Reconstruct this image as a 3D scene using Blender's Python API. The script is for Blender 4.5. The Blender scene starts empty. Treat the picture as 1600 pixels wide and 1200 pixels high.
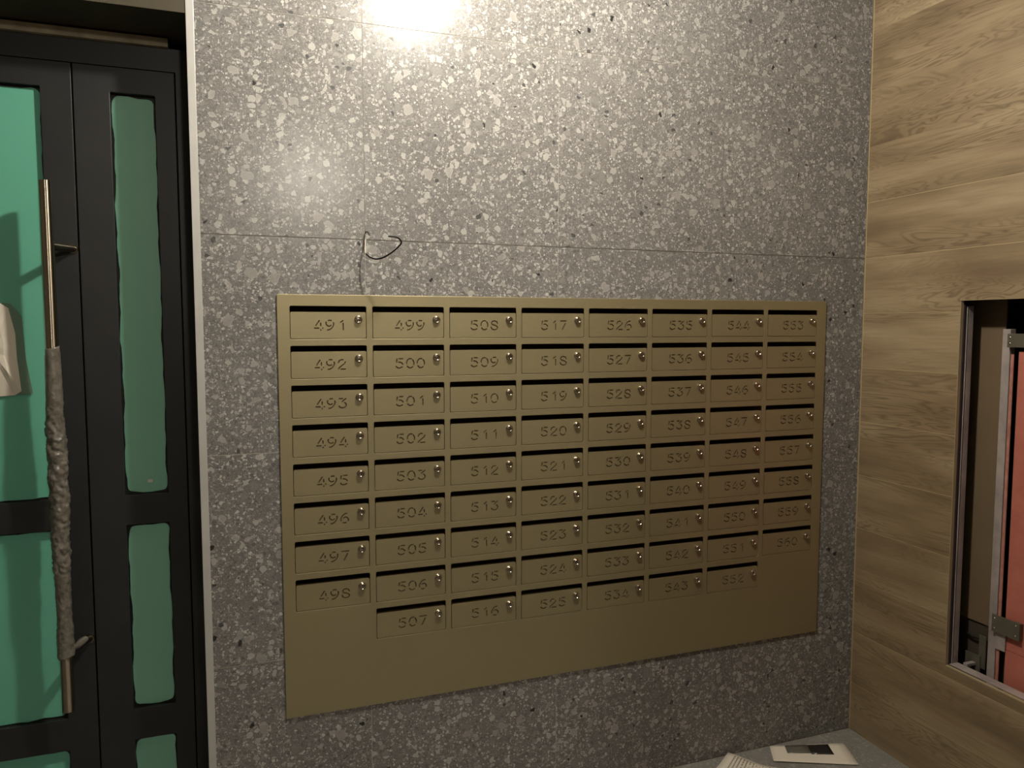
import bpy, bmesh, math, random
from mathutils import Vector, Matrix
random.seed(7)
S = bpy.context.scene
COL = S.collection
# ------------------------------------------------------------------ camera
cam = bpy.data.cameras.new('camera'); cam.sensor_width = 36.0; cam.lens = 1190.32*36/1600
cam.clip_start = 0.02
co = bpy.data.objects.new('camera', cam); COL.objects.link(co)
co.location = (-2.1668, -2.2174, 1.5388)
co.rotation_euler = (math.pi/2-0.0757, 0.0, -0.34343)
S.camera = co
# ------------------------------------------------------------------ world, lamps, exposure
w = bpy.data.worlds.new('world'); S.world = w; w.use_nodes = True
w.node_tree.nodes['Background'].inputs[0].default_value = (0.8, 0.85, 1, 1)
w.node_tree.nodes['Background'].inputs[1].default_value = 0.02
S.view_settings.view_transform = 'Standard'; S.view_settings.look = 'None'
S.view_settings.gamma = 1.0; S.view_settings.use_curve_mapping = False
S.view_settings.exposure = 0.0
CEIL = 2.95
LAMPS = [((-1.50, -0.80, 2.83), 104.0, 0.045), ((-1.60, -4.6, 2.83), 92.0, 0.10)]
for (p, e, r) in LAMPS:
    l = bpy.data.lights.new('lamp_light', 'POINT'); l.energy = e; l.shadow_soft_size = r
    l.color = (1.0, 0.93, 0.81)
    o = bpy.data.objects.new('lamp_light', l); o.location = p; COL.objects.link(o)

# ------------------------------------------------------------------ materials
def lin(c):
    return tuple(((v/255)/12.92 if v/255 <= .04045 else ((v/255+.055)/1.055)**2.4) for v in c)+(1,)
class NT:
    def __init__(s, name, rough=.5, metal=0.0, col=(128, 128, 128), spec=.5):
        s.m = bpy.data.materials.new(name); s.m.use_nodes = True
        s.t = s.m.node_tree; s.b = s.t.nodes['Principled BSDF']
        s.b.inputs['Roughness'].default_value = rough; s.b.inputs['Metallic'].default_value = metal
        s.b.inputs['Base Color'].default_value = lin(col); s.b.inputs['Specular IOR Level'].default_value = spec
    def n(s, typ, **k):
        x = s.t.nodes.new(typ)
        for a, v in k.items():
            if a.startswith('i_'): x.inputs[a[2:].replace('_', ' ')].default_value = v
            else: setattr(x, a, v)
        return x
    def l(s, a, b): s.t.links.new(a, b)
    def math(s, op, a, b=None, clamp=False):
        x = s.n('ShaderNodeMath', operation=op, use_clamp=clamp)
        for i, v in enumerate((a, b)):
            if v is None: continue
            if isinstance(v, (int, float)): x.inputs[i].default_value = v
            else: s.l(v, x.inputs[i])
        return x.outputs[0]
    def mix(s, f, a, b):
        x = s.n('ShaderNodeMix', data_type='RGBA')
        for i, v in ((0, f), (6, a), (7, b)):
            if isinstance(v, (int, float)): x.inputs[i].default_value = v
            elif isinstance(v, tuple): x.inputs[i].default_value = v
            else: s.l(v, x.inputs[i])
        return x.outputs[2]
    def coords(s, scale=(1, 1, 1), rnd=True):
        tc = s.n('ShaderNodeTexCoord'); mp = s.n('ShaderNodeMapping'); mp.inputs['Scale'].default_value = scale
        src = tc.outputs['Object']
        if rnd:
            oi = s.n('ShaderNodeObjectInfo'); c = s.n('ShaderNodeCombineXYZ')
            r = s.math('MULTIPLY', oi.outputs['Random'], 37.0)
            for i in range(3): s.l(r, c.inputs[i])
            va = s.n('ShaderNodeVectorMath', operation='ADD'); s.l(src, va.inputs[0]); s.l(c.outputs[0], va.inputs[1]); src = va.outputs[0]
        s.l(src, mp.inputs['Vector']); return mp.outputs[0]
    def noise(s, v, scale, detail=4, rough=.5, dist=0.0):
        x = s.n('ShaderNodeTexNoise'); x.inputs['Scale'].default_value = scale; x.inputs['Detail'].default_value = detail
        x.inputs['Roughness'].default_value = rough; x.inputs['Distortion'].default_value = dist
        s.l(v, x.inputs['Vector']); return x.outputs['Fac']
    def ramp(s, f, stops, interp='LINEAR'):
        x = s.n('ShaderNodeValToRGB'); x.color_ramp.interpolation = interp
        while len(x.color_ramp.elements) < len(stops): x.color_ramp.elements.new(1.0)
        for e, (p, c) in zip(x.color_ramp.elements, stops): e.position = p; e.color = c if len(c) == 4 else lin(c)
        s.l(f, x.inputs[0]); return x.outputs[0]
    def bump(s, h, strength=.3, dist=.001):
        x = s.n('ShaderNodeBump'); x.inputs['Strength'].default_value = strength; x.inputs['Distance'].default_value = dist
        s.l(h, x.inputs['Height']); s.l(x.outputs[0], s.b.inputs['Normal'])

def terrazzo(name, tint=0.95, dusty=0.0, rough=.34):
    t = NT(name, rough=rough)
    v0 = t.coords()
    nz = t.n('ShaderNodeTexNoise'); nz.inputs['Scale'].default_value = 55; nz.inputs['Detail'].default_value = 2; t.l(v0, nz.inputs['Vector'])
    sub = t.n('ShaderNodeVectorMath', operation='SUBTRACT'); t.l(nz.outputs['Color'], sub.inputs[0]); sub.inputs[1].default_value = (.5, .5, .5)
    sc = t.n('ShaderNodeVectorMath', operation='SCALE'); t.l(sub.outputs[0], sc.inputs[0]); sc.inputs['Scale'].default_value = .011
    ad = t.n('ShaderNodeVectorMath', operation='ADD'); t.l(v0, ad.inputs[0]); t.l(sc.outputs[0], ad.inputs[1]); v = ad.outputs[0]
    def g(c): return (min(255, c[0]*tint*.98), min(255, c[1]*tint), min(255, c[2]*tint*1.05))
    big = t.noise(v0, 4, 3); fine = t.noise(v0, 300, 3, .7); med = t.noise(v0, 45, 4, .65)
    base = t.ramp(big, [(.3, g((124, 119, 111))), (.7, g((140, 135, 126)))])
    base = t.mix(t.math('MULTIPLY', t.ramp(med, [(.4, (0, 0, 0, 1)), (.66, (1, 1, 1, 1))]), .5), base, lin(g((108, 104, 97))))
    base = t.mix(t.math('MULTIPLY', t.ramp(fine, [(.45, (0, 0, 0, 1)), (.7, (1, 1, 1, 1))]), .6), base, lin(g((158, 153, 143))))
    col = base
    def layer(col, scale, pres, cols, edge=.06, rim=.0, strength=1.0, inner=.0):
        a = t.n('ShaderNodeTexVoronoi', feature='F1'); a.inputs['Scale'].default_value = scale; t.l(v, a.inputs['Vector'])
        b = t.n('ShaderNodeTexVoronoi', feature='DISTANCE_TO_EDGE'); b.inputs['Scale'].default_value = scale; t.l(v, b.inputs['Vector'])
        s3 = t.n('ShaderNodeSeparateColor'); t.l(a.outputs['Color'], s3.inputs[0])
        on = t.math('LESS_THAN', s3.outputs[0], pres)
        thr = t.math('ADD', t.math('MULTIPLY', s3.outputs[2], .14), edge)
        dd = t.math('SUBTRACT', b.outputs['Distance'], thr)
        e = t.math('MULTIPLY', dd, 26, clamp=True)
        core = t.math('LESS_THAN', a.outputs['Distance'], .6)
        m = t.math('MULTIPLY', t.math('MULTIPLY', t.math('MULTIPLY', e, on), core), strength)
        cc = t.ramp(s3.outputs[1], cols, 'CONSTANT')
        if inner:
            # paler worn border round the darker core of a chip
            k = t.math('MULTIPLY', t.math('MULTIPLY', dd, 9, clamp=True), inner)
            cc = t.mix(k, cc, lin(g((136, 131, 121))))
        return t.mix(m, col, cc)
    # crushed matrix: faint outlines of tightly packed grains
    for sc_, am in ((120, .6), (210, .5)):
        b = t.n('ShaderNodeTexVoronoi', feature='DISTANCE_TO_EDGE'); b.inputs['Scale'].default_value = sc_; t.l(v, b.inputs['Vector'])
        ln = t.math('SUBTRACT', 1.0, t.math('MULTIPLY', b.outputs['Distance'], 9, clamp=True))
        col = t.mix(t.math('MULTIPLY', ln, am), col, lin(g((92, 88, 83))))
    col = layer(col, 170, .36, [(0, g((190, 184, 172))), (.35, g((158, 152, 142))), (.6, g((104, 100, 94))), (.8, g((212, 206, 192)))], .05, strength=.75)
    col = layer(col, 100, .34, [(0, g((176, 170, 158))), (.3, g((146, 141, 131))), (.55, g((98, 95, 89))), (.78, g((202, 196, 182)))], .05, strength=.85)
    col = layer(col, 56, .27, [(0, g((178, 172, 160))), (.3, g((140, 135, 126))), (.52, g((196, 190, 176))), (.8, g((104, 102, 96)))], .05, strength=.9, inner=.35)
    col = layer(col, 33, .16, [(0, g((170, 164, 152))), (.35, g((190, 184, 170))), (.7, g((118, 114, 107)))], .07, strength=.9, inner=.6)
    col = layer(col, 62, .022, [(0, g((46, 44, 42))), (.5, g((76, 75, 71)))], .09)
    t.b.inputs['Specular IOR Level'].default_value = .42
    if dusty:
        col = t.mix(dusty, col, lin(g((150, 143, 130))))
    t.l(col, t.b.inputs['Base Color'])
    rr = t.ramp(fine, [(.3, (rough-.1,)*3+(1,)), (.7, (rough+.14,)*3+(1,))]); t.l(rr, t.b.inputs['Roughness'])
    t.bump(fine, .12, .0008)
    return t.m

def wood():
    t = NT('wood_look_tile', rough=.45)
    v = t.coords((1, .62, 4.6))
    warp = t.noise(v, 2.1, 3, .55, .6)
    g = t.math('SINE', t.math('MULTIPLY', warp, 150))
    lines = t.math('MULTIPLY', t.math('ADD', g, 1), .5)
    msk = t.ramp(t.noise(v, 1.8, 2), [(.42, (0, 0, 0, 1)), (.62, (1, 1, 1, 1))])
    v2 = t.coords((1, 1.2, 26))
    streak = t.noise(v2, 5, 5, .65)
    v3 = t.coords((1, .5, 3))
    blot = t.noise(v3, 3.2, 3)
    base = t.ramp(blot, [(.3, (112, 95, 72)), (.5, (138, 120, 93)), (.72, (162, 145, 116))])
    base = t.mix(t.math('MULTIPLY', t.ramp(streak, [(.45, (0, 0, 0, 1)), (.75, (1, 1, 1, 1))]), .45), base, lin((100, 82, 60)))
    f = t.math('MULTIPLY', t.math('MULTIPLY', t.math('POWER', lines, 3.0), msk), .6)
    col = t.mix(f, base, lin((84, 67, 46)))
    t.l(col, t.b.inputs['Base Color'])
    h = t.math('SUBTRACT', streak, f)
    t.bump(h, .25, .0012)
    return t.m

def simple(name, col, rough=.5, metal=0.0, noise=0.0, nscale=20, col2=None, bump=0.0, bscale=60, coat=0.0, spec=.5):
    t = NT(name, rough, metal, col, spec)
    if coat: t.b.inputs['Coat Weight'].default_value = coat; t.b.inputs['Coat Roughness'].default_value = .12
    if noise:
        v = t.coords(); f = t.ramp(t.noise(v, nscale, 5, .6), [(.35, (0, 0, 0, 1)), (.7, (1, 1, 1, 1))])
        t.l(t.mix(t.math('MULTIPLY', f, noise), lin(col), lin(col2)), t.b.inputs['Base Color'])
    if bump:
        v = t.coords(); t.bump(t.noise(v, bscale, 4), bump, .002)
    return t.m

M = {}
M['terrazzo'] = terrazzo('terrazzo_tile', rough=.225)
M['floor'] = terrazzo('dusty_floor_tile', .9, .55, .6)
M['wood'] = wood()
M['grout'] = simple('grout', (172, 167, 155), .9)
M['cornergrout'] = simple('corner_grout', (150, 136, 106), .85)
M['woodgrout'] = simple('wood_grout', (190, 172, 132), .85)
M['bronze'] = simple('bronze_paint', (163, 152, 119), .45, .66, .35, 3, (156, 145, 112), .04, 500)
M['grooveshade'] = simple('shaded_groove', (96, 80, 54), .55, .3)  # darkened bronze: shade inside the numeral grooves put into the colour
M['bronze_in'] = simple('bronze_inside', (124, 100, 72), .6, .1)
M['chrome'] = simple('lock_chrome', (190, 180, 165), .2, 1.0)
M['dark'] = simple('black_void', (10, 9, 8), .8)
M['steel'] = simple('brushed_steel', (150, 140, 125), .24, 1.0, .4, 40, (110, 100, 88))
_t = NT('brushed_steel_tube', .26, 1.0, (176, 166, 150)); _t.b.inputs['Anisotropic'].default_value = .97; _t.b.inputs['Anisotropic Rotation'].default_value = .25
_g = _t.n('ShaderNodeTangent', direction_type='RADIAL', axis='Z'); _t.l(_g.outputs[0], _t.b.inputs['Tangent'])
M['brushed'] = _t.m
M['doorpaint'] = simple('black_door_paint', (32, 33, 34), .42, 0, .5, 7, (42, 42, 42), .1, 120)
M['seal'] = simple('black_gasket', (8, 9, 8), .6)
M['film'] = simple('green_film', (104, 180, 156), .3, 0, .3, 4, (96, 170, 146), .06, 9, .5)
M['film2'] = simple('green_film_side', (134, 194, 170), .4, 0, .3, 4, (126, 186, 162), .05, 9, .3)
M['wrap'] = simple('dusty_plastic_wrap', (118, 113, 104), .3, 0, .8, 60, (66, 62, 56), .9, 90, .4)
M['trimmetal'] = simple('pale_edge_trim', (186, 185, 182), .4, .1, .3, 15, (166, 164, 158))
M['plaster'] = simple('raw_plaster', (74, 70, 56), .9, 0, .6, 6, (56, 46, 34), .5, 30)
M['foam'] = simple('gap_filler', (168, 156, 132), .9, 0, .6, 25, (120, 108, 88), .6, 60)
M['paint'] = simple('hall_paint', (120, 112, 98), .85)
M['ceiling'] = simple('ceiling_paint', (150, 142, 126), .9)
M['framesteel'] = simple('grey_frame_steel', (178, 168, 164), .5, .25, .55, 9, (84, 76, 82), .3, 40)
M['framedark'] = simple('dark_primer_steel', (58, 50, 54), .5, .3, .6, 20, (40, 34, 36))
M['red'] = simple('red_primer', (186, 112, 98), .5, .1, .6, 18, (164, 90, 78), .2, 80)
M['redpink'] = simple('pale_red_primer', (182, 128, 116), .6, .1, .7, 35, (150, 84, 72))
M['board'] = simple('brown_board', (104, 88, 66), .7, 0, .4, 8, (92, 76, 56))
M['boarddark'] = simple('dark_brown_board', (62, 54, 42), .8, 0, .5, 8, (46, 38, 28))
M['bracket'] = simple('zinc_bracket', (104, 100, 88), .45, .4, .5, 30, (84, 80, 68))
M['screw'] = simple('bright_screw', (220, 215, 200), .25, 1.0)
M['paper'] = simple('white_paper', (222, 214, 200), .75, 0, .2, 9, (204, 194, 178))
M['ink'] = simple('grey_ink', (120, 114, 106), .8)
M['greypic'] = simple('grey_print', (104, 100, 92), .4, 0, .5, 60, (84, 80, 72))
M['blackpic'] = simple('dark_print', (26, 24, 23), .3, 0, .6, 90, (60, 52, 50))
M['wire'] = simple('black_wire', (14, 12, 11), .4)
M['wirewhite'] = simple('pale_wire_sheath', (206, 198, 180), .5)
M['tape'] = simple('clear_tape', (104, 134, 116), .35, 0, .4, 12, (118, 128, 110), .2, 30)
M['lampbody'] = simple('lamp_white', (230, 228, 220), .4)

# ------------------------------------------------------------------ helpers
def link(o, parent=None, mat=None):
    COL.objects.link(o)
    if parent is not None: o.parent = parent
    if mat is not None and len(o.data.materials) == 0: o.data.materials.append(mat)
    return o
def obj(name, bm, mat, parent=None, loc=None, smooth=False):
    me = bpy.data.meshes.new(name); bmesh.ops.recalc_face_normals(bm, faces=bm.faces[:]) ; bm.to_mesh(me); bm.free()
    if smooth:
        for p in me.polygons: p.use_smooth = True
    o = bpy.data.objects.new(name, me)
    if isinstance(mat, (list, tuple)):
        for m in mat: me.materials.append(m)
        mat = None
    link(o, parent, mat)
    if loc: o.location = loc
    return o
def empty(name, loc=(0, 0, 0)):
    o = bpy.data.objects.new(name, None); COL.objects.link(o); o.location = loc; o.empty_display_size = .1; return o
def tag(o, label=None, cat=None, group=None, kind=None):
    if label: o['label'] = label
    if cat: o['category'] = cat
    if group: o['group'] = group
    if kind: o['kind'] = kind
    return o
def abox(bm, x0, x1, y0, y1, z0, z1, mi=0):
    vs = [bm.verts.new((x, y, z)) for x in (x0, x1) for y in (y0, y1) for z in (z0, z1)]
    fs = [(0, 1, 3, 2), (4, 6, 7, 5), (0, 4, 5, 1), (2, 3, 7, 6), (0, 2, 6, 4), (1, 5, 7, 3)]
    for f in fs: bm.faces.new([vs[i] for i in f]).material_index = mi
    return vs
def box(name, x0, x1, y0, y1, z0, z1, mat, parent=None, bev=0.0, local=True):
    c = ((x0+x1)/2, (y0+y1)/2, (z0+z1)/2) if local else (0, 0, 0)
    bm = bmesh.new(); abox(bm, x0-c[0], x1-c[0], y0-c[1], y1-c[1], z0-c[2], z1-c[2])
    if bev: bmesh.ops.bevel(bm, geom=bm.edges[:], offset=bev, segments=2, affect='EDGES', profile=.5)
    return obj(name, bm, mat, parent, c)
def tube_bm(bm, pts, r, seg=12, cap=True, radii=None):
    rings = []; n = len(pts); P = [Vector(p) for p in pts]; ref = None
    for i in range(n):
        t = (P[min(i+1, n-1)]-P[max(i-1, 0)]).normalized()
        if ref is None: ref = t.orthogonal().normalized()
        ref = (ref-t*ref.dot(t)).normalized(); b = t.cross(ref); rr = radii[i] if radii else r
        rings.append([bm.verts.new(P[i]+(ref*math.cos(a)+b*math.sin(a))*rr) for a in [2*math.pi*k/seg for k in range(seg)]])
    for i in range(n-1):
        for k in range(seg):
            bm.faces.new((rings[i][k], rings[i][(k+1) % seg], rings[i+1][(k+1) % seg], rings[i+1][k])).smooth = True
    if cap:
        for f in (bm.faces.new(rings[0][::-1]), bm.faces.new(rings[-1])):
            for e in f.edges: e.smooth = False
def tube(name, pts, r, mat, parent=None, seg=12, radii=None):
    bm = bmesh.new(); tube_bm(bm, pts, r, seg, True, radii); return obj(name, bm, mat, parent)
def rrect(x0, x1, z0, z1, r, seg=4):
    out = []
    for cx, cz, a0 in ((x1-r, z1-r, 0), (x0+r, z1-r, 90), (x0+r, z0+r, 180), (x1-r, z0+r, 270)):
        for k in range(seg+1):
            a = math.radians(a0+90*k/seg); out.append((cx+r*math.cos(a), cz+r*math.sin(a)))
    return out
def plate(name, outer, holes, yfront, thick, mat, parent=None, bev=0.0):
    """flat plate in the XZ plane with holes, its front face at y=yfront, facing -Y"""
    cu = bpy.data.curves.new('tmp', 'CURVE'); cu.dimensions = '2D'; cu.fill_mode = 'BOTH'
    for loop in [outer]+holes:
        sp = cu.splines.new('POLY'); sp.points.add(len(loop)-1); sp.use_cyclic_u = True
        for p, (a, b) in zip(sp.points, loop): p.co = (a, b, 0, 1)
    cu.extrude = thick/2-bev; cu.bevel_depth = bev; cu.bevel_resolution = 1; cu.offset = -bev
    t = bpy.data.objects.new('tmp', cu); COL.objects.link(t)
    dg = bpy.context.evaluated_depsgraph_get()
    me = bpy.data.meshes.new_from_object(t.evaluated_get(dg)); me.name = name
    bpy.data.objects.remove(t); bpy.data.curves.remove(cu)
    me.transform(Matrix(((1, 0, 0, 0), (0, 0, -1, yfront+thick/2), (0, 1, 0, 0), (0, 0, 0, 1))))
    me.materials.clear()
    for p in me.polygons: p.use_smooth = False
    o = bpy.data.objects.new(name, me)
    return link(o, parent, mat)
def sub_rect(r, c):
    """rectangle r=(a0,a1,b0,b1) minus rectangle c -> list"""
    a0, a1, b0, b1 = r; c0, c1, d0, d1 = c
    if c0 >= a1 or c1 <= a0 or d0 >= b1 or d1 <= b0: return [r]
    out = []
    if c0 > a0: out.append((a0, c0, b0, b1))
    if c1 < a1: out.append((c1, a1, b0, b1))
    m0, m1 = max(a0, c0), min(a1, c1)
    if d0 > b0: out.append((m0, m1, b0, d0))
    if d1 < b1: out.append((m0, m1, d1, b1))
    return out

# ------------------------------------------------------------------ front wall: terrazzo tiles
XL = -2.277; XT = -2.257; TOP = CEIL
HOLE = (-2.045, -0.20, 0.435, 1.605)
bm = bmesh.new()
for (a, b, c, d) in sub_rect((XL+.003, 0.0, 0.0, TOP), HOLE): abox(bm, a, b, .0006, .24, c, d)
wf = tag(obj('wall_front', bm, M['grout']), kind='structure')
colx = [-2.257, -1.821, -1.221, -.621, -.021, 0.0]
rowz = [0.0, .585, 1.1855, 1.7854, 2.385, TOP]
G = .0011
for i in range(5):
    for j in range(5):
        r = (colx[i]+(.0006 if i else 0), colx[i+1]-.0006, rowz[j]+G, rowz[j+1]-G)
        if i == 4: r = (r[0], -.0028, r[2], r[3])
        parts = sub_rect(r, HOLE)
        if not parts: continue
        cx, cz = (r[0]+r[1])/2, (r[2]+r[3])/2
        bm = bmesh.new()
        for (a, b, c, d) in parts: abox(bm, a-cx, b-cx, 0, .0006, c-cz, d-cz)
        dy = {3: -.0009, 4: -.0005}.get(j, 0)+random.uniform(-.0001, 0)
        obj('tile', bm, M['terrazzo'], wf, (cx, dy, cz))
tag(box('trim_1', XL, XT, -.0025, .012, 0, TOP, M['trimmetal'], bev=.001), kind='structure')
bm = bmesh.new()
abox(bm, -.0028, .0, -.0012, .0006, 0, TOP)
tag(obj('trim_2', bm, M['cornergrout']), kind='structure')
# door recess: soffit, lintel, side wall
YD = 0.20
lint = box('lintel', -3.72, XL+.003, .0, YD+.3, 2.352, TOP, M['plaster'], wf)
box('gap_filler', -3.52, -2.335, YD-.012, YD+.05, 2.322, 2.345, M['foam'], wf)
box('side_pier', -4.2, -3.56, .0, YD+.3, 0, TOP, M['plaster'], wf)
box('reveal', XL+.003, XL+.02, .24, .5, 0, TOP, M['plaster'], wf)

# ------------------------------------------------------------------ right wall: wood look planks with service opening
OY0, OY1, OZ0, OZ1 = -1.20, -.402, .421, 1.622
bm = bmesh.new()
for (a, b, c, d) in sub_rect((-6.0, .02, 0, TOP), (OY0, OY1, OZ0, OZ1)): abox(bm, .0006, .012, a, b, c, d)
for (a, b, c, d) in sub_rect((-6.0, .02, 0, TOP), (-1.35, -.30, .33, 1.75)): abox(bm, .012, .12, a, b, c, d)
wr = tag(obj('wall_right', bm, M['woodgrout']), kind='structure')
zr = [0.0]+[1.7854+.2*k for k in range(-8, 6)]+[TOP]
zr = [z for z in zr if z < TOP-.01]+[TOP]
zr = sorted(set([0.0]+[z for z in zr if z > .05]))
def plank(ya, yb, z0, z1):
    gz = .0002 if z0 > 1.98 else .0007
    r = (ya+.0009, yb-.0009, z0+(gz if abs(z0-1.985) > .01 else .0008), z1-gz)
    ps = sub_rect(r, (OY0, OY1, OZ0, OZ1))
    if not ps: return
    cy, cz = (r[0]+r[1])/2, (r[2]+r[3])/2; bm = bmesh.new()
    for (a, b, c, d) in ps: abox(bm, 0, .0006, a-cy, b-cy, c-cz, d-cz)
    obj('plank', bm, M['wood'], wr, (0, cy, cz))
for k in range(len(zr)-1):
    cuts = [-.0028+.0, -1.2, -2.4, -3.6, -4.8, -6.0]
    for a, b in zip(cuts[1:], cuts[:-1]): plank(a, b, zr[k], zr[k+1])
# pale raw tile edge round the opening
bm = bmesh.new()
abox(bm, -.0003, .012, OY1-.0022, OY1, OZ0, OZ1); abox(bm, -.0003, .012, OY0, OY1, OZ0, OZ0+.0025); abox(bm, -.0003, .012, OY0, OY1, OZ1-.002, OZ1)
tag(obj('trim_3', bm, M['cornergrout']), kind='structure')
box('pale_stroke', -.0008, 0.0002, -.19, -.155, .309, .3125, M['cornergrout'], wr)  # short pale stroke, slightly proud of the plank

# ------------------------------------------------------------------ floor, ceiling, other walls
bm = bmesh.new(); abox(bm, -4.2, .02, -6.0, .6, -.06, -.0016)
fl = tag(obj('floor', bm, M['grout']), kind='structure')
for i in range(7):
    for j in range(10):
        x1 = -.003-.6*i; y1 = -.003-.6*j
        box('tile', x1-.598, x1, y1-.598, y1, -.0016, 0, M['floor'], fl)
box('threshold', -3.56, XL, -.001, YD+.02, -.0016, .012, M['plaster'], fl)
tag(box('ceiling', -4.2, .02, -6.0, .6, CEIL, CEIL+.1, M['ceiling']), kind='structure')
tag(box('wall_left', -4.3, -4.2, -6.0, .6, 0, CEIL, M['paint']), kind='structure')
bm = bmesh.new(); abox(bm, -1.42, .02, -5.98, -3.1, 0, CEIL)  # unseen mass, added to keep the far lamp off the right side
tag(obj('wall_light_blocker', bm, M['paint']), kind='structure')
tag(box('wall_back', -4.3, .12, -6.1, -6.0, 0, CEIL, M['paint']), kind='structure')
for (p, e, r), lab in zip(LAMPS, ('round ceiling lamp nearest the mailbox wall', 'round ceiling lamp at the far end of the hall behind the viewer')):
    c = tag(empty('ceiling_lamp', (p[0], p[1], CEIL)), lab, 'lamp')
    bm = bmesh.new(); tube_bm(bm, [(0, 0, -.001), (0, 0, -.02)], .11, 32); obj('base', bm, M['lampbody'], c)
    bm = bmesh.new(); tube_bm(bm, [(0, 0, -.02), (0, 0, -.055)], .025, 20); obj('socket', bm, M['lampbody'], c)

# ------------------------------------------------------------------ double door
def wavy(x0, x1, z0, z1, r, amp, seed):
    rnd = random.Random(seed); base = rrect(x0, x1, z0, z1, r, 5); out = []
    n = len(base)
    ph = [rnd.uniform(0, 6.28) for _ in range(4)]
    for i in range(n):
        a = base[i]; b = base[(i+1) % n]; L = math.hypot(b[0]-a[0], b[1]-a[1]); k = max(1, int(L/.02))
        for q in range(k):
            out.append((a[0]+(b[0]-a[0])*q/k, a[1]+(b[1]-a[1])*q/k))
    res = []; cx, cz = (x0+x1)/2, (z0+z1)/2; s = 0
    for i, (x, z) in enumerate(out):
        s = z*19+x*31
        w_ = amp*(.5+.3*math.sin(s*1.0+ph[0])+.25*math.sin(s*2.7+ph[1])+.12*math.sin(s*6.1+ph[2]))
        dx = -1 if x > cx else 1
        nearx = min(abs(x-x0), abs(x-x1)) < min(abs(z-z0), abs(z-z1))
        res.append((x+dx*w_, z) if nearx else (x, z+(-w_ if z > cz else w_)))
    return res
def leaf(name, x0, x1, px0, px1, film, seed):
    t = tag(empty(name, ((x0+x1)/2, YD, .01)), kind='structure')
    inv = Vector((-(x0+x1)/2, -YD, -.01))
    rows = [(1.052, 2.187), (.412, .964), (.06, .318)]
    def mv(o): o.data.transform(Matrix.Translation(inv)); return o
    mv(plate('leaf_frame', [(x0, .012), (x1, .012), (x1, 2.2555), (x0, 2.2555)], [rrect(px0, px1, a, b, .003, 2) for a, b in rows], YD, .05, M['doorpaint'], t, .0012))
    for k, (a, b) in enumerate(rows):
        p = mv(plate('gasket', [(px0-.01, a-.01), (px1+.01, a-.01), (px1+.01, b+.01), (px0-.01, b+.01)], [], YD+.02, .02, M['seal'], t))
        f = mv(plate('glass_pane', wavy(px0+.001, px1-.001, a+.002, b-.003, .022, .0055, seed+k), [], YD+.016, .0035, film, t))
    return t
dl = leaf('door_1', -3.46, -2.5815, -3.36, -2.657, M['film'], 3)
dr = leaf('door_2', -2.5775, -2.322, -2.488, -2.374, M['film2'], 11)
# door frame
bm = bmesh.new()
abox(bm, -3.56, -2.2745, YD+.004, YD+.07, 2.2585, 2.322); abox(bm, -3.52, -3.464, YD+.004, YD+.07, .012, 2.2585); abox(bm, -2.3185, -2.2745, YD+.004, YD+.07, .012, 2.2585)
tag(obj('trim_4', bm, M['doorpaint']), kind='structure')
bm = bmesh.new(); abox(bm, -3.56, -2.27, YD+.1, YD+.12, 0, 2.4)
tag(obj('trim_5', bm, M['seal']), kind='structure')
# sticker on right leaf
box('label_sticker', -2.4285-(-2.44975), -2.4155-(-2.44975), .012, .0135, 1.083-.01, 1.092-.01, M['paper'], dr)
# handle
HX, HY = -2.640, YD-.075
L0 = dl.location
def P(x, y, z): return (x-L0.x, y-L0.y, z-L0.z)
h = tube('pull_handle', [(0, 0, -.725), (0, 0, .725)], .0158, M['brushed'], dl, 32); h.location = P(HX, HY, 1.197)
HL = h.location.copy()
def PH(x, y, z): return tuple(Vector(P(x, y, z))-HL)
for z in (1.752, .642):
    bm = bmesh.new(); tube_bm(bm, [PH(HX+.004, HY+.004, z), PH(-2.594, YD, z)], .0105, 16); tube_bm(bm, [PH(-2.5945, YD-.004, z), PH(-2.594, YD+.001, z)], .013, 18)
    obj('standoff', bm, M['steel'], h)
from mathutils import noise as mn
bm = bmesh.new(); rings = []; N = 220; SG = 44
for i in range(N):
    z = 1.482-(1.482-.628)*i/(N-1); row = []; u = i/(N-1)
    base = .0182+.0022*max(0, math.sin(u*7))+(.0042*math.sin((u-.2)/.55*math.pi) if .2 < u < .75 else 0)+(.0012 if u > .9 else 0)
    if u < .02: base = .0172
    amp = min(1, max(.12, (u-.1)*6)) if u < .72 else .55
    ox_ = .003*mn.noise((0, 0, z*9+3))*amp
    for k in range(SG):
        a = 2*math.pi*k/SG; c_, s_ = math.cos(a), math.sin(a)
        tw = 7*z
        f1 = mn.noise((c_*1.1+4, s_*1.1, z*38+math.sin(a+tw)*1.0))
        f2 = mn.noise((c_*2.2, s_*2.2+9, z*95+math.sin(a*1.0+2)*1.6))
        f3 = 1-abs(mn.noise((c_*1.6+1, s_*1.6, z*60+a*.6 if False else z*60+math.sin(a)*2)))*2
        f = (.0036*f1+.0022*f2+.0036*max(0, f3-.5)*2)*amp
        row.append(bm.verts.new(PH(HX+ox_+(base+f)*c_, HY+(base+f)*s_, z+.004*math.sin(a+1))))
    rings.append(row)
for i in range(N-1):
    for k in range(SG): bm.faces.new((rings[i][k], rings[i][(k+1) % SG], rings[i+1][(k+1) % SG], rings[i+1][k]))
for r_ in (rings[0], rings[-1]): bm.faces.new(r_)
obj('plastic_wrap', bm, M['wrap'], h, smooth=True)
tube('wrap_tail', [PH(HX+.012, HY, .65), PH(HX+.022, HY+.02, .644), PH(HX+.030, HY+.045, .646), PH(HX+.038, HY+.06, .648)], .008, M['wrap'], h, 10, [.010, .009, .011, .0095])

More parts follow.
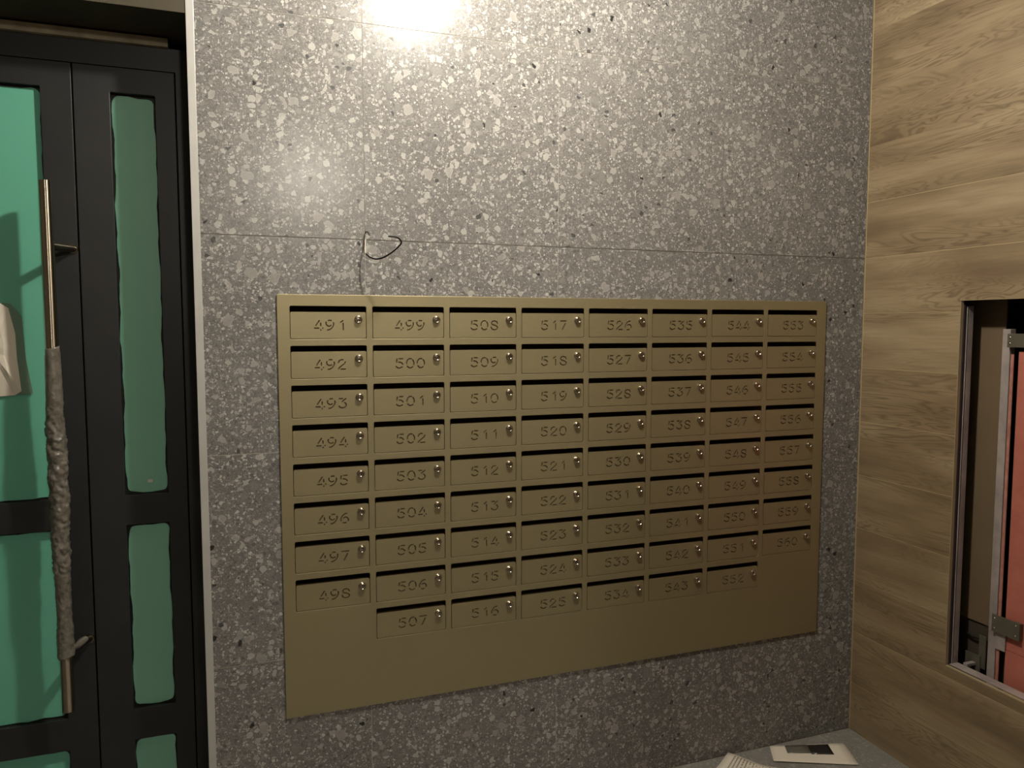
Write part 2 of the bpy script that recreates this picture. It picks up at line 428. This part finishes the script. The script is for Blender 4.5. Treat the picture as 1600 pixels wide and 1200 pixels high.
# torn paper taped to the left leaf
rnd = random.Random(2); bm = bmesh.new()
yF = YD+.0112
out = [(-2.83, 1.60), (-2.775, 1.601), (-2.757, 1.588), (-2.744, 1.52), (-2.742, 1.45), (-2.735, 1.36), (-2.752, 1.349), (-2.83, 1.345)]
cx, cz = -2.80, 1.47; mid = []
cv = bm.verts.new((cx, yF-.010, cz)); V1 = []; V2 = []
for (x, z) in out:
    V1.append(bm.verts.new(((x+cx)/2+rnd.uniform(-.004, .004), yF-rnd.uniform(.004, .016), (z+cz)/2)))
    V2.append(bm.verts.new((x, yF-rnd.uniform(.0012, .005), z)))
n = len(out)
for i in range(n):
    j = (i+1) % n
    bm.faces.new((cv, V1[i], V1[j])); bm.faces.new((V1[i], V2[i], V2[j])); bm.faces.new((V1[i], V2[j], V1[j]))
bmesh.ops.subdivide_edges(bm, edges=bm.edges[:], cuts=1)
r2 = random.Random(4)
for v in bm.verts: v.co.y += r2.uniform(-.0018, .0008)
pn = tag(obj('paper_notice', bm, M['paper']), 'torn crumpled white paper stuck on the green glass of the left door', 'paper')
sm = pn.modifiers.new('s', 'SOLIDIFY'); sm.thickness = .0006
pn2 = plate('tape', [(-2.79, 1.606), (-2.752, 1.60), (-2.727, 1.566), (-2.722, 1.45), (-2.708, 1.352), (-2.80, 1.349)], [], yF-.0005, .0006, M['tape'], pn)

# ------------------------------------------------------------------ mailbox bank
X0, Z0, PX, PZ, DW, DH = -2.03274, 1.59525, 0.22941, 0.11164, 0.21186, 0.09262
PY = -.006
bank = tag(empty('mailbox_bank', (-1.1234, PY, .412)), 'large bronze wall-mounted mailbox bank with seventy numbered doors on the terrazzo wall', 'mailboxes')
BO = Vector((-1.1234, PY, .412))
def mvb(o): o.data.transform(Matrix.Translation(-BO)); return o
counts = [(491, 8), (499, 9), (508, 9), (517, 9), (526, 9), (535, 9), (544, 9), (553, 8)]
holes = []
for c, (n0, n) in enumerate(counts):
    for r in range(n):
        x = X0+c*PX; z = Z0-r*PZ
        holes.append(rrect(x, x+DW, z-DH, z, .0042, 4))
mvb(plate('front_frame', rrect(-2.06653, -0.1746, 0.40914, 1.62744, .004, 4), holes, PY, .0022, M['bronze'], bank, .0008))
bm = bmesh.new()
L_, R_, B_, T_ = -2.06653, -0.1746, 0.40914, 1.62744
for (a, b, c, d) in ((L_, L_+.002, B_+.003, T_-.003), (R_-.002, R_, B_+.003, T_-.003), (L_+.003, R_-.003, B_, B_+.002), (L_+.003, R_-.003, T_-.002, T_)):
    abox(bm, a, b, PY+.0021, -.0005, c, d)
mvb(obj('rim', bm, M['bronze'], bank))
bm = bmesh.new()
x0, x1, z0, z1, y0, y1 = -2.043, -.203, .437, 1.603, PY+.004, .15
abox(bm, x0, x1, y1-.002, y1, z0, z1)
abox(bm, x0, x0+.002, y0, y1-.002, z0, z1); abox(bm, x1-.002, x1, y0, y1-.002, z0, z1)
for r in range(10):
    z = Z0-r*PZ+.009; abox(bm, x0+.002, x1-.002, y0, y1-.002, z-.001, z+.001) if z < z1-.001 else abox(bm, x0+.002, x1-.002, y0, y1-.002, z1-.002, z1)
for c in range(1, 8):
    x = X0+c*PX-(PX-DW)/2; abox(bm, x-.001, x+.001, y0, y1-.002, z0, z1-.002)
mvb(obj('cabinet_body', bm, M['bronze_in'], bank))

def arc(a0, a1, n=8, cx=.5, cy=.5, rx=.5, ry=.5):
    return [(cx+rx*math.cos(math.radians(a0+(a1-a0)*i/n)), cy+ry*math.sin(math.radians(a0+(a1-a0)*i/n))) for i in range(n+1)]
six = [[(.86, 1), (.6, .98), (.3, .84), (.08, .58), (.0, .36), (.05, .2)], [(.34, .5), (.52, .6), (.76, .58), (.96, .44), (1.02, .28), (.95, .16)], [(.72, .02), (.5, -.02), (.28, .02)]]
GL = {
 '0': [arc(66, 186), arc(-22, 50), arc(212, 312)],
 '1': [[(.38, .78), (.74, 1)], [(.74, .72), (.74, .0)]],
 '2': [[(.05, .66), (.16, .9), (.42, 1), (.68, .98)], [(.95, .8), (.88, .6), (.5, .38), (.14, .16), (.02, .0)], [(.34, 0), (1, 0)]],
 '3': [[(.04, 1), (.54, 1)], [(.96, 1), (.42, .66)], [(.72, .58), (.92, .48), (.98, .3), (.86, .1), (.52, 0), (.2, .05), (.0, .22)]],
 '4': [[(.64, 1), (.38, .7), (.16, .44)], [(-.04, .2), (.58, .2)], [(.8, .74), (.8, .42)], [(1.0, .2), (1.1, .2)], [(.8, .06), (.8, -.05)]],
 '5': [[(.08, .6), (.16, 1)], [(.44, 1), (.96, 1)], [(.36, .62), (.56, .64), (.8, .56), (.98, .38)], [(.9, .12), (.56, 0), (.26, .02), (.0, .2)]],
 '6': six,
 '7': [[(0, 1), (1, 1)], [(.82, .74), (.34, 0)]],
 '8': [[(.97, .68), (.88, .9), (.54, 1), (.2, .93), (.06, .76), (.18, .6), (.5, .52), (.84, .42), (1.0, .26), (.86, .06), (.5, -.01), (.14, .08), (.0, .32)]],
 '9': [[(1-x, 1-y) for x, y in s] for s in six],
}
SW = .0019; GW, GH, GP = .0215, .0272, .0318
def stroke(pts, hw):
    n = len(pts); L = []; R = []; V = [Vector(p) for p in pts]
    for i in range(n):
        d = (V[min(i+1, n-1)]-V[max(i-1, 0)]).normalized(); nn = Vector((-d.y, d.x))
        L.append(V[i]+nn*hw); R.append(V[i]-nn*hw)
    d0 = (V[0]-V[1]).normalized()*hw*.6; d1 = (V[-1]-V[-2]).normalized()*hw*.6
    return [tuple(p) for p in L]+[tuple(V[-1]+d1)]+[tuple(p) for p in R[::-1]]+[tuple(V[0]+d0)]
# lock: one lathe, shared mesh
prof = [(.0116, 0), (.0116, .0016), (.0102, .0022), (.0102, .0062), (.0099, .0076), (.0090, .0087), (.0078, .0090), (.0068, .0086), (.0061, .0066), (.0052, .0060), (.0048, .0070), (.0, .0074)]
bm = bmesh.new(); SG = 24; rings = []
for (r, y) in prof[:-1]: rings.append([bm.verts.new((r*math.cos(2*math.pi*k/SG), -y, r*math.sin(2*math.pi*k/SG))) for k in range(SG)])
cv = bm.verts.new((0, -prof[-1][1], 0))
for i in range(len(rings)-1):
    for k in range(SG): bm.faces.new((rings[i][k], rings[i][(k+1) % SG], rings[i+1][(k+1) % SG], rings[i+1][k])).smooth = (i in (3, 4, 5, 6, 7))
for k in range(SG): bm.faces.new((rings[-1][k], rings[-1][(k+1) % SG], cv))
bm.faces.new(rings[0])
abox(bm, -.0006, .0006, -.0078, -.0066, -.0032, .0032, 1)
lock_o = obj('lock', bm, [M['chrome'], M['dark']]); lock_me = lock_o.data; bpy.data.objects.remove(lock_o)
DEP = .0030
jr = random.Random(12)
for c, (n0, n) in enumerate(counts):
    for r in range(n):
        num = str(n0+r); ox, oz = X0+c*PX, Z0-r*PZ
        strokes = []
        tot = GP*2+GW
        gx = DW*.515-tot/2; gz = -.0672
        for k, ch in enumerate(num):
            for s in GL[ch]:
                strokes.append(stroke([(gx+k*GP+GW*px, gz+GH*pz) for px, pz in s], SW))
        outer = rrect(.0014, DW-.0014, -DH+.0017, -.0162, .0036, 3)
        d = plate('mailbox_door', outer, [s[::-1] for s in strokes], 0, DEP, M['bronze'], bank, 0)
        d.location = Vector((ox, PY+.0006, oz))-BO
        d['label'] = 'numbered %s' % num
        # engraved floor of the numerals and the thickness behind the skin
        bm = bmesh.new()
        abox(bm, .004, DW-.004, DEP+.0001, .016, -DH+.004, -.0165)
        b = obj('stamped_number', bm, M['grooveshade'], d)
        lk = bpy.data.objects.new('lock', lock_me); COL.objects.link(lk); lk.parent = d
        lk.location = (DW*.893, -.0002, -.0375); lk.rotation_euler = (0, jr.uniform(-.5, .5), 0)

# ------------------------------------------------------------------ wire sticking out of the tile joint
wt = empty('loose_wire', (-1.8187, 0, 1.80)); tag(wt, 'thin black wire curling out of the tile joint above the mailboxes', 'wire')
def W(p): return (p[0]+1.8187, p[1], p[2]-1.80)
path = [(-1.8187, .003, 1.8015), (-1.8200, -.008, 1.796), (-1.8230, -.020, 1.765), (-1.8242, -.030, 1.7461), (-1.815, -.05, 1.7321), (-1.7997, -.065, 1.726), (-1.7808, -.08, 1.7306), (-1.7612, -.1, 1.7435), (-1.7453, -.12, 1.7596), (-1.7419, -.13, 1.7692), (-1.7526, -.14, 1.7781), (-1.7658, -.145, 1.7805), (-1.7806, -.15, 1.7802)]
def smooth(pts, k=5):
    V = [Vector(p) for p in pts]; out = []
    for i in range(len(V)-1):
        p0 = V[max(i-1, 0)]; p1 = V[i]; p2 = V[i+1]; p3 = V[min(i+2, len(V)-1)]
        for q in range(k):
            t = q/k; out.append(.5*((2*p1)+(p2-p0)*t+(2*p0-5*p1+4*p2-p3)*t*t+(3*p1-p0-3*p2+p3)*t**3))
    out.append(V[-1]); return out
sp = smooth(path)
tube('sheath', [W(p) for p in sp[:17]], .0015, M['wirewhite'], wt, 8)
tube('core', [W(p) for p in sp[16:]], .0023, M['wire'], wt, 8)
tube('stub', [W(p) for p in smooth([(-1.8187, .003, 1.803), (-1.8199, -.010, 1.8065), (-1.815, -.022, 1.804), (-1.8127, -.03, 1.7948)])], .0018, M['wire'], wt, 8)

# ------------------------------------------------------------------ service opening on the right
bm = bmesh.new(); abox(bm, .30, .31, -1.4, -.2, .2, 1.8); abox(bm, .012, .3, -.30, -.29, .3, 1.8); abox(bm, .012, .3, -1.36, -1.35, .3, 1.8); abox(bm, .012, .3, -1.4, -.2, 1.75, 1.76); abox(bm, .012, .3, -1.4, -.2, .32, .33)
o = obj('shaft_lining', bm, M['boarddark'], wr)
sf = tag(empty('opening_frame', (.03, -.41, .43)), 'grey smeared steel frame lining the service opening in the wood wall', 'frame')
def F(*a): return (a[0]-.03, a[1]-.03, a[2]+.41, a[3]+.41, a[4]-.43, a[5]-.43)
def fb(name, a, mat, parent=sf, bev=.0012):
    x0, x1, y0, y1, z0, z1 = F(*a); return box(name, x0, x1, y0, y1, z0, z1, mat, parent, bev)
fb('jamb', (.013, .024, -.4065, -.397, .421, 1.606), M['framedark'])
fb('jamb', (.024, .027, -.4085, -.397, .421, 1.60), M['framesteel'])
fb('jamb', (.031, .052, -.4075, -.396, .421, 1.603), M['framesteel'])
fb('sill', (.013, .05, -1.2, -.408, .4245, .428), M['framesteel'])
fb('sill', (.05, .054, -1.2, -.4, .41, .424), M['framedark'])
fb('strut', (.054, .10, -.44, -.425, .424, .434), M['framesteel'])
bd = tag(box('backing_board', .106, .112, -.478, -.33, .565, 1.70, M['board'], bev=.001), 'tall brown board standing inside the service opening', 'board')
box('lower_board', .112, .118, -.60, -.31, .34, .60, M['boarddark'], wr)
tube('shaft_cable', [(.10, -.335, .535), (.10, -.37, .523), (.10, -.42, .512), (.10, -.47, .515)], .0035, M['wire'], wr, 8)
box('rear_plate', .095, .10, -.47, -.445, .42, .53, M['bracket'], wr, .001)
box('rear_plate', .092, .095, -.455, -.40, .40, .46, M['bracket'], wr, .001)
ps = tag(empty('steel_post', (.08, -.51, .33)), 'upright grey angle-iron post beside the red panel', 'post')
box('flange', 0.0, .004, -.004, .022, 0, 1.20, M['framesteel'], ps, .001)
box('flange', .004, .022, -.004, .0, 0, 1.20, M['framesteel'], ps, .001)
rp = tag(empty('red_panel', (.085, -.8, .36)), 'red primed metal access panel inside the service opening', 'panel')
def RB(name, x0, x1, y0, y1, z0, z1, m, bev=.001, par=rp): return box(name, x0-.085, x1-.085, y0+.8, y1+.8, z0-.36, z1-.36, m, par, bev)
RB('lip', .082, .086, -.526, -.516, .385, 1.452, M['redpink'])
RB('groove', .128, .13, -.545, -.516, .385, 1.455, M['red'])
RB('sheet', .083, .088, -1.10, -.541, .522, 1.462, M['red'])
RB('sheet', .083, .088, -1.10, -.545, .37, .5205, M['red'])
def bracket(z0, z1, y0=-.600, y1=-.508):
    b = RB('bracket', .066, .070, y0, y1, z0, z1, M['bracket'])
    for yy in (y1-.010, y0+.012):
        for zz in (z0+.012, z1-.012):
            bm = bmesh.new(); bmesh.ops.create_uvsphere(bm, u_segments=10, v_segments=6, radius=.0035)
            s_ = obj('screw', bm, M['screw'], b, (-.002-.0005, (yy-(y0+y1)/2), zz-(z0+z1)/2), True); s_.scale.x = .6
    return b
bracket(.572, .628); bracket(1.474, 1.516, -.64, -.514)
RB('spacer', .070, .083, -.60, -.575, .575, .625, M['bracket'])
RB('spacer', .070, .083, -.60, -.575, 1.44, 1.51, M['bracket'])
RB('tab', .0765, .080, -.548, -.516, .515, .57, M['framesteel'])

# ------------------------------------------------------------------ papers on the floor
def sheet(name, corners, mat, parent, curl, n=8, th=.0005, z=.0012):
    bm = bmesh.new(); g = []
    A, B, C, D = [Vector((c[0], c[1], 0)) for c in corners]
    for i in range(n+1):
        row = []
        for j in range(n+1):
            u, v_ = i/n, j/n; p = (A*(1-u)+B*u)*(1-v_)+(D*(1-u)+C*u)*v_
            row.append(bm.verts.new((p.x, p.y, z+curl(u, v_))))
        g.append(row)
    for i in range(n):
        for j in range(n): bm.faces.new((g[i][j], g[i+1][j], g[i+1][j+1], g[i][j+1]))
    o = obj(name, bm, mat, parent, smooth=True)
    m = o.modifiers.new('s', 'SOLIDIFY'); m.thickness = th; m.offset = 1
    return o
def bil(c, u, v):
    A, B, C, D = [Vector(q) for q in c]; return (A*(1-u)+B*u)*(1-v)+(D*(1-u)+C*u)*v
# left sheet: printed page (corner A upper left of the picture, going right along its top edge)
pa = tag(empty('printed_page', (-.55, -.15, 0)), 'printed white sheet lying on the floor left of the envelope', 'paper')
CA = [(-.552+.55, -.006+.15), (-.425+.55, -.150+.15), (-.56+.55, -.30+.15), (-.70+.55, -.10+.15)]
curlA = lambda u, v: .012*math.exp(-((u/.25)**2+(v/.3)**2))+.004*math.sin(u*5+v*3)**2+.0006
sheet('page', CA, M['paper'], pa, curlA)
bm = bmesh.new(); rr = random.Random(9)
for k in range(14):
    u = .14+.055*k; a = .05; e = .05+rr.uniform(.25, .85)
    pts = []
    steps = 10
    for q in range(steps):
        va, vb = a+(e-a)*q/steps, a+(e-a)*(q+.8)/steps
        p = [bil(CA, u, va), bil(CA, u+.02, va), bil(CA, u+.02, vb), bil(CA, u, vb)]
        bm.faces.new([bm.verts.new((x.x, x.y, .0012+.0009+curlA(u, (va+vb)/2))) for x in p])
tx = obj('printed_lines', bm, M['ink'], pa); tx['kind'] = 'stuff'
pb_ = tag(empty('envelope', (-.26, -.11, 0)), 'opened white envelope with a dark picture lying on the floor in the corner', 'envelope')
CB = [(-.372+.26, -.005+.11), (-.108+.26, -.088+.11), (-.155+.26, -.212+.11), (-.425+.26, -.095+.11)]
curlB = lambda u, v: .0015+.005*u*(1-v)+.003*(1-u)*v
sheet('body', CB, M['paper'], pb_, curlB)
def patch(name, u0, u1, v0, v1, m):
    c = [tuple(bil(CB, u0, v0)), tuple(bil(CB, u1, v0)), tuple(bil(CB, u1, v1)), tuple(bil(CB, u0, v1))]
    f = lambda u, v: curlB(u0+(u1-u0)*u, v0+(v1-v0)*v)+.0008
    return sheet(name, c, m, pb_, f, 3, .0002)
patch('window', .20, .50, .02, .50, M['greypic'])
patch('picture', .50, .78, .04, .55, M['blackpic'])
